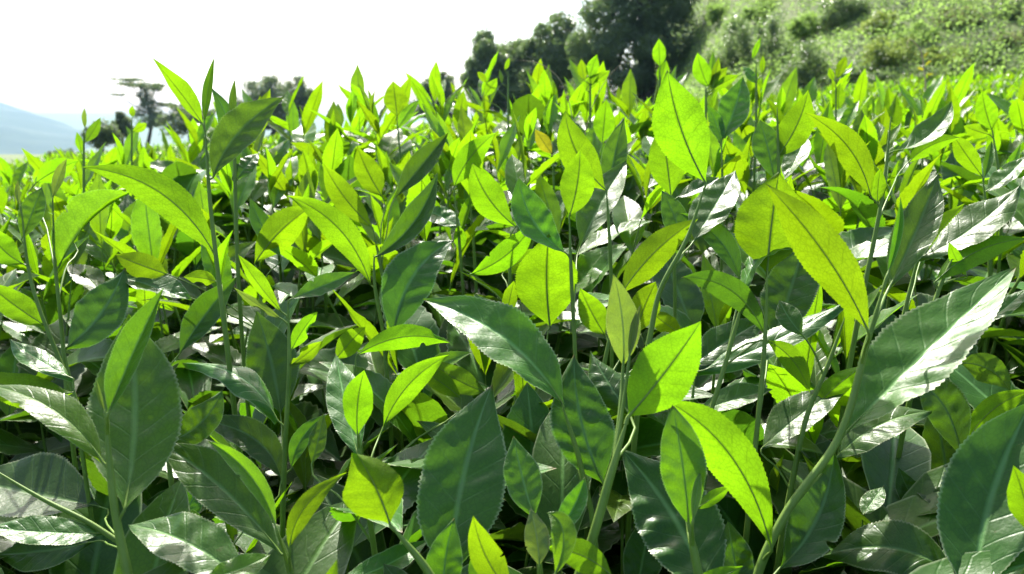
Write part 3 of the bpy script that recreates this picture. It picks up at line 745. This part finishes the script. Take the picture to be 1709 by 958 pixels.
H('glossy dark leaf tilted on a thin stem beside the long curved stem', 0.45, [(1325, 790), (1345, 700), (1385, 600), (1410, 530)], [
    (1270, 750, 1420, 638, 64, 'g', 'd', dict(m=(1340, 690), d=.01)),
    (1350, 690, 1440, 610, 40, 'u', 'y', dict(d=.02)),
    (1340, 560, 1300, 500, 40, 'g', 'd', {})])
H('tallest glowing lance-shaped leaf standing free above the hedge', 0.46, [(1085, 560), (1100, 490), (1148, 395), (1178, 306)], [
    (1178, 306, 1114, 117, 94, 'u', 'y', dict(bow=-.05, fold=10)),
    (1158, 402, 1228, 284, 66, 'g', 'm', dict(d=.03, up=.42, q=.35)),
    (1140, 410, 1105, 318, 44, 't', 'd', dict(d=.05))])
H('upright translucent leaf half hidden by the tallest lance-shaped leaf', 0.62, [(1125, 420), (1120, 325)], [
    (1120, 328, 1104, 206, 80, 'u', 'y', {}),
    (1130, 330, 1200, 296, 40, 'g', 'd', {})])
H('shoot with a two-toned folded glowing leaf near the dark slope trees', 0.55, [(1305, 390), (1300, 290), (1297, 180)], [
    (1297, 262, 1349, 150, 56, 'u', 'y', dict(bow=.06)),
    (1292, 300, 1268, 200, 54, 't', 'm', dict(up=.3)),
    (1310, 300, 1345, 225, 40, 'g', 'm', {})])
H('long arching glowing leaf on a slender dark stem', 0.52, [(1440, 490), (1458, 405), (1475, 310), (1487, 195)], [
    (1453, 328, 1343, 188, 54, 'u', 'y', dict(m=(1416, 246))),
    (1492, 252, 1588, 168, 38, 'g', 'm', dict(d=.05, bow=.15)),
    (1465, 340, 1470, 280, 28, 'u', 'y', {}),
    (1515, 272, 1602, 230, 30, 'u', 'y', dict(d=.06, bow=-.1))])
H('shiny grey leaf pair rising behind the tallest lance-shaped leaf', 0.78, [(1206, 330), (1204, 232)], [
    (1205, 234, 1240, 128, 52, 't', 'm', dict(up=.5, q=.35)),
    (1204, 240, 1180, 175, 26, 't', 'm', {})])
for px, d, lab, lv in (
        (1101, 1.0, 'little oval leaf lifted against the tallest dark tree', [(1102, 112, 1100, 64, 24, 'u', 'y'), (1102, 140, 1112, 100, 22, 'u', 'y')]),
        (1178, 0.95, 'small bright rosette lifted against the dark slope shrubs', [(1183, 146, 1164, 88, 32, 'u', 'y'), (1184, 150, 1215, 112, 20, 'u', 'y'), (1184, 145, 1190, 85, 14, 't', 'y'), (1188, 150, 1234, 125, 18, 'u', 'y'), (1188, 155, 1200, 95, 16, 'u', 'y')]),
        (1395, 1.1, 'small forked shoot lifted before the wide grey-green shrub', [(1396, 132, 1412, 93, 18, 'u', 'y'), (1392, 134, 1384, 112, 12, 'u', 'y'), (1398, 134, 1425, 112, 9, 'g', 'm'), (1400, 182, 1403, 138, 23, 'u', 'y')]),
        (985, 1.05, 'pointed bright leaves lifted before the rounded vine-covered tree', [(984, 132, 997, 91, 27, 'u', 'y'), (975, 134, 970, 98, 18, 'u', 'y'), (990, 138, 1018, 118, 16, 'u', 'y'), (978, 150, 1000, 122, 18, 'u', 'y')]),
        (848, 1.1, 'thin pointed shoot lifted before the slim draped tree', [(842, 118, 850, 96, 8, 'u', 'y'), (812, 138, 796, 120, 14, 'u', 'y'), (808, 162, 830, 130, 18, 'u', 'y'), (838, 140, 833, 115, 7, 't', 'm')]),
        (1262, 1.0, 'narrow pale leaf lifted before the vine-covered stump', [(1255, 100, 1270, 62, 10, 'u', 'y'), (1272, 125, 1274, 92, 10, 'u', 'y'), (1262, 140, 1240, 110, 16, 'g', 'm')]),
        (220, 1.15, 'tiny bright leaf lifted before the small dark bush', [(222, 196, 221, 176, 17, 'u', 'y'), (222, 220, 245, 205, 20, 'u', 'y')]),
        (140, 0.95, 'slender bright shoot at the hedge edge before the blue mountain', [(136, 256, 128, 220, 14, 'u', 'y'), (142, 238, 168, 196, 20, 'u', 'm'), (142, 215, 141, 180, 9, 'u', 'o')])):
    lo = max(l[1] for l in lv)
    H(lab, d, [(px, lo + 60), (px, lo - 2), (px, min(l[1] for l in lv))], [l + (dict(n=31),) for l in lv], r=0.0014)
# --- right
H('glossy white-lit long leaf sweeping sideways near the hedge end', 0.52, [(1510, 520), (1530, 435)], [
    (1530, 432, 1703, 308, 62, 'g', 'm', dict(up=.62, bow=.06)),
    (1545, 420, 1610, 340, 40, 'u', 'y', dict(d=.05))])
H('shoot with a clean oval glowing leaf and a smaller one below it', 0.76, [(1668, 300), (1656, 216)], [
    (1656, 218, 1639, 151, 40, 'u', 'y', {}),
    (1652, 225, 1608, 210, 34, 'u', 'y', {})])
H('glowing leaf on a forked shoot above the glossy white-lit leaf', 0.64, [(1650, 390), (1640, 295)], [
    (1640, 295, 1590, 224, 38, 'u', 'y', {}),
    (1642, 298, 1655, 235, 18, 't', 'm', dict(fold=35)),
    (1645, 320, 1712, 260, 36, 'g', 'm', {})])
H('folded light-green leaf on a thin stem above the huge silvery leaf', 0.50, [(1545, 560), (1570, 475), (1590, 430)], [
    (1560, 472, 1716, 398, 44, 'u', 'y', dict(bow=-.1, lean=25)),
    (1614, 462, 1584, 404, 22, 'u', 'y', {}),
    (1640, 540, 1715, 480, 30, 'g', 'm', {})])
H('dark drooping leaf above a shaded hollow below the huge silvery leaf', 0.44, [(1605, 850), (1604, 765)], [
    (1604, 765, 1508, 628, 74, 't', 'd', dict(m=(1572, 672), up=.3)),
    (1612, 742, 1724, 652, 46, 'u', 'y', dict(bow=-.12)),
    (1600, 606, 1686, 652, 60, 'u', 'm', dict(d=.03, bow=-.15)),
    (1545, 860, 1500, 780, 54, 't', 'd', dict(d=.04)),
    (1600, 850, 1522, 812, 34, 'g', 'd', dict(d=.02))])
H('very broad shadowed leaf with a fine serrated edge at the hedge end', 0.36, [(1625, 1090), (1622, 1010)], [
    (1622, 1010, 1722, 672, 190, 't', 'd', dict(up=.1, dt=.05, q=.15, m=(1655, 830))),
    (1724, 895, 1690, 775, 60, 'u', 'y', dict(d=-.02))])
H('dark arched leaf lying low beside the very broad shadowed leaf', 0.39, [(1620, 1050), (1600, 965)], [
    (1600, 965, 1372, 928, 92, 'g', 'd', dict(up=.35, m=(1490, 915), serr=.06)),
    (1440, 860, 1475, 810, 60, 'g', 'd', dict(d=.06))])
H('mid-green leaf pair beneath the close pale leaf', 0.36, [(1145, 1070), (1150, 990)], [
    (1150, 985, 1240, 945, 40, 'u', 'y', {}),
    (1240, 1000, 1215, 870, 70, 't', 'd', dict(d=.05))])
H('sunlit yellowing leaf deep among the grey hedge leaves', 0.95, [(925, 330), (922, 258)], [
    (922, 258, 893, 216, 24, 'u', 'r', dict(n=31)), (920, 262, 960, 225, 26, 'g', 'm', dict(n=31))])

# dry stalks
M_DRY = plain_material('dry_stalk', (0.42, 0.36, 0.22), (0.30, 0.22, 0.12), 40, 0.7)
def stalk(label, d, pts, r, side=()):
    P = [at(p[0], p[1], d) for p in pts]; gz = float(terrain(P[0][0], P[0][1])); foot = np.array([P[0][0], P[0][1], gz])
    root = empty('dry_stalk', foot)
    V, F = tube([foot] + P, r * 1.3, r * 0.6, 6, n=40); add_obj('stem', make_mesh('stem', V - foot, F, [M_DRY]), root)
    rs = np.random.RandomState(int(pts[0][0]))
    for (a, b, c, e) in side:
        p0, p1 = at(a, b, d), at(c, e, d); T = (p1 - p0); L = np.linalg.norm(T); T /= L
        n = 12; P_ = p0 + T * L * np.linspace(0, 1, n)[:, None]; P_[:, 2] -= 0.15 * L * np.linspace(0, 1, n) ** 2
        v = CAM - p0; v /= np.linalg.norm(v); S = np.cross(T, v); S /= np.linalg.norm(S); N = np.cross(S, T)
        Vv, Ff, uv, mi = blade(P_, np.tile(S, (n, 1)), np.tile(N, (n, 1)), L * 0.3, 4, rs, serr=0, rib=False)
        add_obj('leaf', make_mesh('leaf', Vv - foot, Ff, [MAT['r']], None, uv), root)
    tag(root, label, 'dry stalk', 'dry stalks among the tea')
stalk('pale dry grass stalk arching over before the slim draped tree', 1.05, [(965, 300), (958, 220), (948, 165), (932, 130), (900, 106), (848, 100)], 0.0006)
stalk('pale straight grass stalk leaning before the tallest tree', 1.05, [(968, 300), (975, 230), (992, 170), (1018, 125), (1056, 92)], 0.0006)
stalk('brown withered weed stalk standing before the slope shrubs', 2.6, [(1546, 220), (1545, 175), (1543, 120), (1530, 75), (1518, 66), (1512, 82)], 0.0028,
      side=((1544, 110, 1556, 98), (1543, 118, 1530, 110), (1545, 125, 1558, 122), (1541, 98, 1550, 84)))

# ------------------------------------------------------------------ tea leaves and shoots of the rest of the hedge
rsF = np.random.RandomState(2024)
def local_leaf(L, W, n, NW, rs, rise, droop, fold, **kw):
    """leaf along +Y from the origin, rising by `rise` and bending down by `droop` (radians); upper side +Z"""
    u = np.linspace(0, 1, n); th = rise - droop * u ** 1.3
    ds = L / (n - 1); y = np.concatenate([[0], np.cumsum(np.cos(th[:-1]) * ds)]); z = np.concatenate([[0], np.cumsum(np.sin(th[:-1]) * ds)])
    P = np.stack([np.zeros(n), y, z], 1); T = np.stack([np.zeros(n), np.cos(th), np.sin(th)], 1)
    S = np.tile(np.array([[1.0, 0, 0]]), (n, 1)); N = np.cross(S, T)
    return blade(P, S, N, W, NW, rs, fold=fold, **kw)

# library: kind -> list of (mesh data for near copies, arrays for far copies)
SPEC = {'bud': ('y', .036, .011, (0, .2), .75), 'young': ('y', .056, .0190, (-.1, .5), .30), 'second': ('y', .070, .0245, (.1, .8), .24),
        'half': ('m', .080, .0295, (.2, .9), .22), 'mature': ('d', .090, .0345, (.2, 1.0), .18)}
LIB = {}
MK = ['y', 'm', 'd', 'o', 'r']; MATS = [MAT[k] for k in MK]
for kind, (mk, L, Wd, (d0, d1), fold) in SPEC.items():
    LIB[kind] = []
    for q in range(4 if kind != 'bud' else 2):
        L1 = L * rsF.uniform(.85, 1.15); W1 = Wd * rsF.uniform(.88, 1.12); dr = rsF.uniform(d0, d1); fo = fold + rsF.uniform(-.08, .25); sd = rsF.randint(1e6)
        kw = dict(rise=0.0, droop=dr, fold=fo)
        near = local_leaf(L1, W1, 33, 6, np.random.RandomState(sd), serr=.08, quilt=.14, ruffle=.035, **kw)
        m2 = local_leaf(L1, W1, 8, 2, np.random.RandomState(sd), serr=0, quilt=0, ruffle=.04, rib=False, **kw)
        m3 = local_leaf(L1 * 1.05, W1 * 1.1, 5, 2, np.random.RandomState(sd), serr=0, quilt=0, ruffle=.02, rib=False, **kw)
        me = make_mesh('leaf', near[0], near[1], [MAT[mk], M_RIB], near[3], near[2])
        LIB[kind].append((me, (near[0], near[1], near[2]), m2, m3, MK.index(mk)))

def rot(az, el, roll=0.0):
    return (Matrix.Rotation(az, 4, 'Z') @ Matrix.Rotation(el, 4, 'X') @ Matrix.Rotation(roll, 4, 'Y'))

def variant(plan, rs, height):
    """one shoot: foot of the visible part at z = 0, stem up to `height`; returns leaf placements and stem points"""
    az = rs.uniform(0, 6.28); lean = rs.normal(0, .09, 2)
    axis = lambda h: np.array([lean[0] * h * (1 + h * 4), lean[1] * h * (1 + h * 4), h])
    out = []
    for kind, hf, el in plan:
        az += 2.4 + rs.normal(0, .25); lib = rs.randint(len(LIB[kind]))
        p = axis(height * hf); M = Matrix.Translation(p) @ rot(az, math.radians(el + rs.normal(0, 8)), rs.normal(0, .22)) @ Matrix.Scale(rs.uniform(.85, 1.12), 4)
        out.append((kind, lib, M))
    st = [axis(-.62) * np.array([.15, .15, 1]), axis(-.25) * np.array([.3, .3, 1]), axis(0), axis(height * .5), axis(height)]
    return out, st

FLUSH = [[('bud', 1.0, 84), ('young', .98, 66), ('second', .8, 52), ('second', .55, 40), ('half', .28, 28), ('mature', .05, 14)],
         [('bud', 1.0, 80), ('young', .95, 58), ('second', .72, 44), ('half', .42, 30), ('half', .15, 20)],
         [('young', 1.0, 74), ('young', .97, 55), ('second', .78, 46), ('second', .5, 36), ('half', .25, 24), ('mature', .0, 10)],
         [('bud', 1.0, 86), ('young', .97, 70), ('young', .85, 54), ('second', .6, 48), ('half', .3, 22), ('mature', .1, 5)]]
OLD = [[('mature', .95, 42), ('mature', .75, 26), ('half', .98, 55), ('mature', .5, 14), ('mature', .2, 6)],
       [('half', 1.0, 50), ('mature', .85, 34), ('mature', .6, 20), ('mature', .35, 10), ('mature', .1, 0)],
       [('mature', 1.0, 55), ('mature', .8, 30), ('mature', .55, 24), ('mature', .3, 5)]]
VF = [variant(FLUSH[i % 4], rsF, rsF.uniform(.09, .15)) for i in range(12)]
VO = [variant(OLD[i % 3], rsF, rsF.uniform(.07, .11)) for i in range(9)]

def collect(var, lod):
    V, F, U, MI, o = [], [], [], [], 0
    for kind, lib, M in var[0]:
        e = LIB[kind][lib]; arr = e[2] if lod == 2 else e[3]
        A = np.array(M); v = arr[0] @ A[:3, :3].T + A[:3, 3]
        V.append(v); F.append(arr[1] + o); U.append(arr[2]); MI.append(np.full(len(arr[1]), e[4])); o += len(v)
    tv, tf = tube(var[1][1:], .0018, .0012, 4, n=5)
    V.append(tv); F.append(tf + o); U.append(np.full((len(tv), 2), .5)); MI.append(np.full(len(tf), len(MK)))
    return [np.concatenate(a) for a in (V, F, U, MI)]
ARR = {('f', l): [collect(v, l) for v in VF] for l in (2, 3)}
ARR.update({('o', l): [collect(v, l) for v in VO] for l in (2, 3)})

# coarse picture of what the picked-out leaves cover, and how far away
CELL = 6; GW, GH = int(W_PX // CELL) + 2, int(H_PX // CELL) + 2
COVER = np.full((GH, GW), 1e9)
for V in HERO_PTS:
    px, py, d = project(V)
    gx = (px // CELL).astype(int); gy = (py // CELL).astype(int)
    ok = (gx >= 0) & (gx < GW) & (gy >= 0) & (gy < GH)
    # the farthest hero point in a cell is what must stay visible only in front of it
    np.minimum.at(COVER, (gy[ok], gx[ok]), d[ok])

def hides(V):
    px, py, d = project(V); gx = (px // CELL).astype(int); gy = (py // CELL).astype(int)
    ok = (gx >= 0) & (gx < GW) & (gy >= 0) & (gy < GH) & (d > 0)
    if not ok.any(): return 1.0 if (d < .05).any() else 0.0
    c = COVER[gy[ok], gx[ok]]
    return float(((c < 1e8) & (d[ok] < c + 0.004)).sum()) / len(V)

def place_arr(a, x, y, z, rz, tx, ty, s):
    R = np.array(Matrix.Rotation(tx, 3, 'X') @ Matrix.Rotation(ty, 3, 'Y') @ Matrix.Rotation(rz, 3, 'Z')) * s
    return a @ R.T + np.array([x, y, z])

def field_ok(x, y):
    far = 10.2 + 0.25 * np.sin(x * 1.3)
    left = np.interp(y, [0, 2, 5, 8], [-3.5, -4.0, -6.5, -9])
    return (y < far) & (x > left)

cand = []
y = 0.22
while y < 10.3:
    step = (0.054 if y < 0.8 else 0.047 if y < 1.35 else 0.054) + (0.0115 if y > 1.4 else 0.0135) * y
    half = y * 0.70 + 0.35
    for x in np.arange(-half, half, step):
        xx = x + rsF.uniform(-.5, .5) * step; yy = y + rsF.uniform(-.5, .5) * step
        if field_ok(xx, yy): cand.append((xx, yy))
    y += step
NEAR_F, NEAR_O, FAR = [], [], []
for x, y in cand:
    zc = float(canopy(x, y)); near = math.hypot(x, y) < 0.72
    typ = 'o' if rsF.uniform() < (0.62 if near else 0.30) else 'f'
    lib = ARR[(typ, 2)]; k = rsF.randint(len(lib)); rz = rsF.uniform(0, 6.28); tx, ty = rsF.normal(0, .12, 2); s = rsF.uniform(1.0, 1.45)
    top = {'f': min(.085, rsF.normal(.045, .03)), 'o': rsF.normal(-.03, .025)}[typ]
    if near: top -= 0.055
    elif math.hypot(x, y) < 1.1: top -= 0.01
    if y > 1.5: s *= 0.88
    hgt = (VF if typ == 'f' else VO)[k][1][-1][2] * s
    okp = False
    for att in range(6):
        z = zc + top - hgt - att * 0.03
        V = place_arr(lib[k][0], x, y, z, rz, tx, ty, s)
        if np.linalg.norm(V - CAM, axis=1).min() < 0.22: continue
        if y < 1.6 and hides(V) > 0.012: continue
        okp = True; break
    if not okp: continue
    px, py, d = project(V.mean(0))
    vis = -60 < px < W_PX + 60 and -60 < py < H_PX + 90
    rec = (float(d), typ, k, x, y, z, rz, tx, ty, s)
    (NEAR_F if typ == 'f' else NEAR_O).append(rec) if vis else FAR.append(rec)
NEAR_F.sort(); NEAR_O.sort()
FAR += NEAR_F[240:] + NEAR_O[230:]; NEAR_F = NEAR_F[:240]; NEAR_O = NEAR_O[:230]

STEM_ME = {}
def individual(rec, name, label, group):
    d, typ, k, x, y, z, rz, tx, ty, s = rec
    leaves, st = (VF if typ == 'f' else VO)[k]
    root = empty(name, (x, y, z))
    root.rotation_mode = 'XYZ'
    root.matrix_world = Matrix.Translation((x, y, z)) @ (Matrix.Rotation(tx, 4, 'X') @ Matrix.Rotation(ty, 4, 'Y') @ Matrix.Rotation(rz, 4, 'Z')) @ Matrix.Scale(s, 4)
    if (typ, k) not in STEM_ME:
        V, F = tube(st, .0026, .0005, 7, n=26); STEM_ME[(typ, k)] = make_mesh('stem', V, F, [M_STEM])
    add_obj('stem', STEM_ME[(typ, k)], root)
    for kind, lib, M in leaves: add_obj('leaf', LIB[kind][lib][0], root, M)
    tag(root, label, 'tea shoot' if typ == 'f' else 'tea twig', group)
NICKS = {'close shoot with one very': 'very broad close leaf', 'close shoot with one wide': 'wide backlit close leaf', 'glowing leaf on a forked': 'forked shoot', 'glowing leaf slanting': 'upward slanting glowing leaf',
         'low pair of a glowing': 'low glowing and silvery pair', 'shoot with a clean oval': 'clean oval glowing leaf', 'shoot with a long glowing': 'V-shaped shoot', 'shoot with a two-toned': 'two-toned folded leaf',
         'shoot with two glowing': 'two spread glowing leaves', 'shoot with wide half': 'wide half-folded leaf', 'small shoot whose': 'brilliant narrow leaf', 'low shoot with': 'broad serrated low leaf', 'thick stem carrying': 'brightest broad oval leaf',
         'small cluster': 'curling young leaf cluster', 'upright stem with': 'damaged-leaf stem', 'tall shoot with': 'tall slender two-leaved shoot'}
def nick(lab):                                         # short form of a label, cut before a joining word
    w = lab.split(); stop = {'with', 'beside', 'behind', 'below', 'above', 'rising', 'carrying', 'standing', 'leaning', 'lifted', 'in', 'near', 'at', 'over', 'next', 'whose', 'topped', 'crossing', 'slanting', 'lying', 'sweeping', 'pressed', 'beneath', 'spread', 'half', 'on', 'tilted', 'deep', 'from', 'pointing', }
    n = next((i for i, x in enumerate(w) if i >= 2 and x in stop), len(w))
    return ' '.join(w[:n])
NICK = {}
for _, lab in HERO_AT:
    k = nick(lab)
    if any(nick(l2) == k and l2 != lab for _, l2 in HERO_AT): k = ' '.join(lab.split()[:7])
    NICK[lab] = next((v for p, v in NICKS.items() if lab.startswith(p)), k)
HP = np.array([h[0] for h in HERO_AT])
FARREF = [(150, 'blue mountain'), (250, 'flat-topped tree'), (330, 'bush between the two lone trees'), (460, 'round-crowned tree'), (640, 'open white sky'), (730, 'small distant tree'), (812, 'slim draped tree'), (860, 'low smothered tree'),
          (930, 'rounded vine-covered tree'), (1070, 'tallest vine-covered tree'), (1222, 'dark upright shrub'), (1288, 'vine-covered stump'), (1350, 'grassy clump'), (1430, 'low rounded shrub'), (1490, 'wide grey-green shrub'), (1545, 'withered weed stalk'), (1600, 'bramble bank'), (1680, 'dark bank shrub')]
def near_label(rec, what):
    p = np.array(rec[3:6]) + np.array([0, 0, .1]); dd = np.linalg.norm(HP - p, axis=1); k = int(dd.argmin())
    if rec[0] < 1.15: return what + ' nearest the ' + NICK[HERO_AT[k][1]]
    px = float(project(p)[0]); ref = min(FARREF, key=lambda f: abs(f[0] - px))[1]
    return what + (' on the hedge crest' if rec[0] < 1.9 else ' beyond the hedge crest') + ' toward the ' + ref
for r in NEAR_F:
    individual(r, 'tea_shoot', near_label(r, 'small bright young shoot'), 'young shoots crowding the tea hedge')
for r in NEAR_O:
    individual(r, 'tea_twig', near_label(r, 'dark mature leafy twig'), 'mature leafy twigs low in the tea hedge')

def bulk(name, recs, label, sink=False):
    V, F, U, MI, o = [], [], [], [], 0
    for d, typ, k, x, y, z, rz, tx, ty, s in recs:
        a = ARR[(typ, 2 if d < 4.0 else 3)][k]
        v = place_arr(a[0], x, y, z, rz, tx, ty, s)
        V.append(v); F.append(a[1] + o); U.append(a[2]); MI.append(a[3]); o += len(v)
    me = make_mesh(name, np.concatenate(V), np.concatenate(F), MATS + [M_STEM], np.concatenate(MI), np.concatenate(U))
    tag(add_obj(name, me), label, 'tea foliage', kind='stuff')
    return len(me.polygons) * 2
n1 = bulk('tea_foliage', FAR, 'tea foliage running on to the far edge of the field')
# shaded old leaves inside the hedge, under the shoots
inner = []
y = 0.2
while y < 5.0:
    step = 0.062 + 0.025 * y; half = y * .70 + .4
    for x in np.arange(-half, half, step):
        for lay in (.13, .24):
            xx, yy = x + rsF.uniform(-.5, .5) * step, y + rsF.uniform(-.5, .5) * step
            if not field_ok(xx, yy): continue
            k = rsF.randint(len(VO)); s = rsF.uniform(.9, 1.25); z = float(canopy(xx, yy)) - lay - .09 + rsF.normal(0, .02)
            rec = (max(.3, yy), 'o', k, xx, yy, z, rsF.uniform(0, 6.28), *rsF.normal(0, .25, 2), s)
            v = place_arr(ARR[('o', 2)][k][0], *rec[3:])
            if np.linalg.norm(v - CAM, axis=1).min() < .25 or (yy < 1.2 and hides(v) > .06): continue
            inner.append(rec)
    y += step
n2 = bulk('inner_tea_foliage', inner, 'dark old leaves in the shade inside the tea hedge')

# ------------------------------------------------------------------ the hazy air between here and the mountain
def haze():
    x0, x1, y0, y1, z0, z1 = -1800, 1800, -1800, 1800, -180, 320
    V = [(x, y, z) for x in (x0, x1) for y in (y0, y1) for z in (z0, z1)]
    F = [(0, 1, 3, 2), (4, 6, 7, 5), (0, 4, 5, 1), (2, 3, 7, 6), (0, 2, 6, 4), (1, 5, 7, 3)]
    m = bpy.data.materials.new('haze_air'); m.use_nodes = True; t = m.node_tree
    t.nodes.remove(t.nodes['Principled BSDF'])
    pv = t.nodes.new('ShaderNodeVolumePrincipled'); pv.inputs['Color'].default_value = (0.36, 0.63, 1.0, 1)
    pv.inputs['Density'].default_value = 0.00023; pv.inputs['Anisotropy'].default_value = 0.6
    t.links.new(pv.outputs[0], t.nodes['Material Output'].inputs['Volume'])
    me = make_mesh('haze', np.array(V, float), np.array(F), [m], smooth_=False)
    tag(add_obj('haze', me), 'pale haze in the air', 'haze', kind='stuff')
haze()
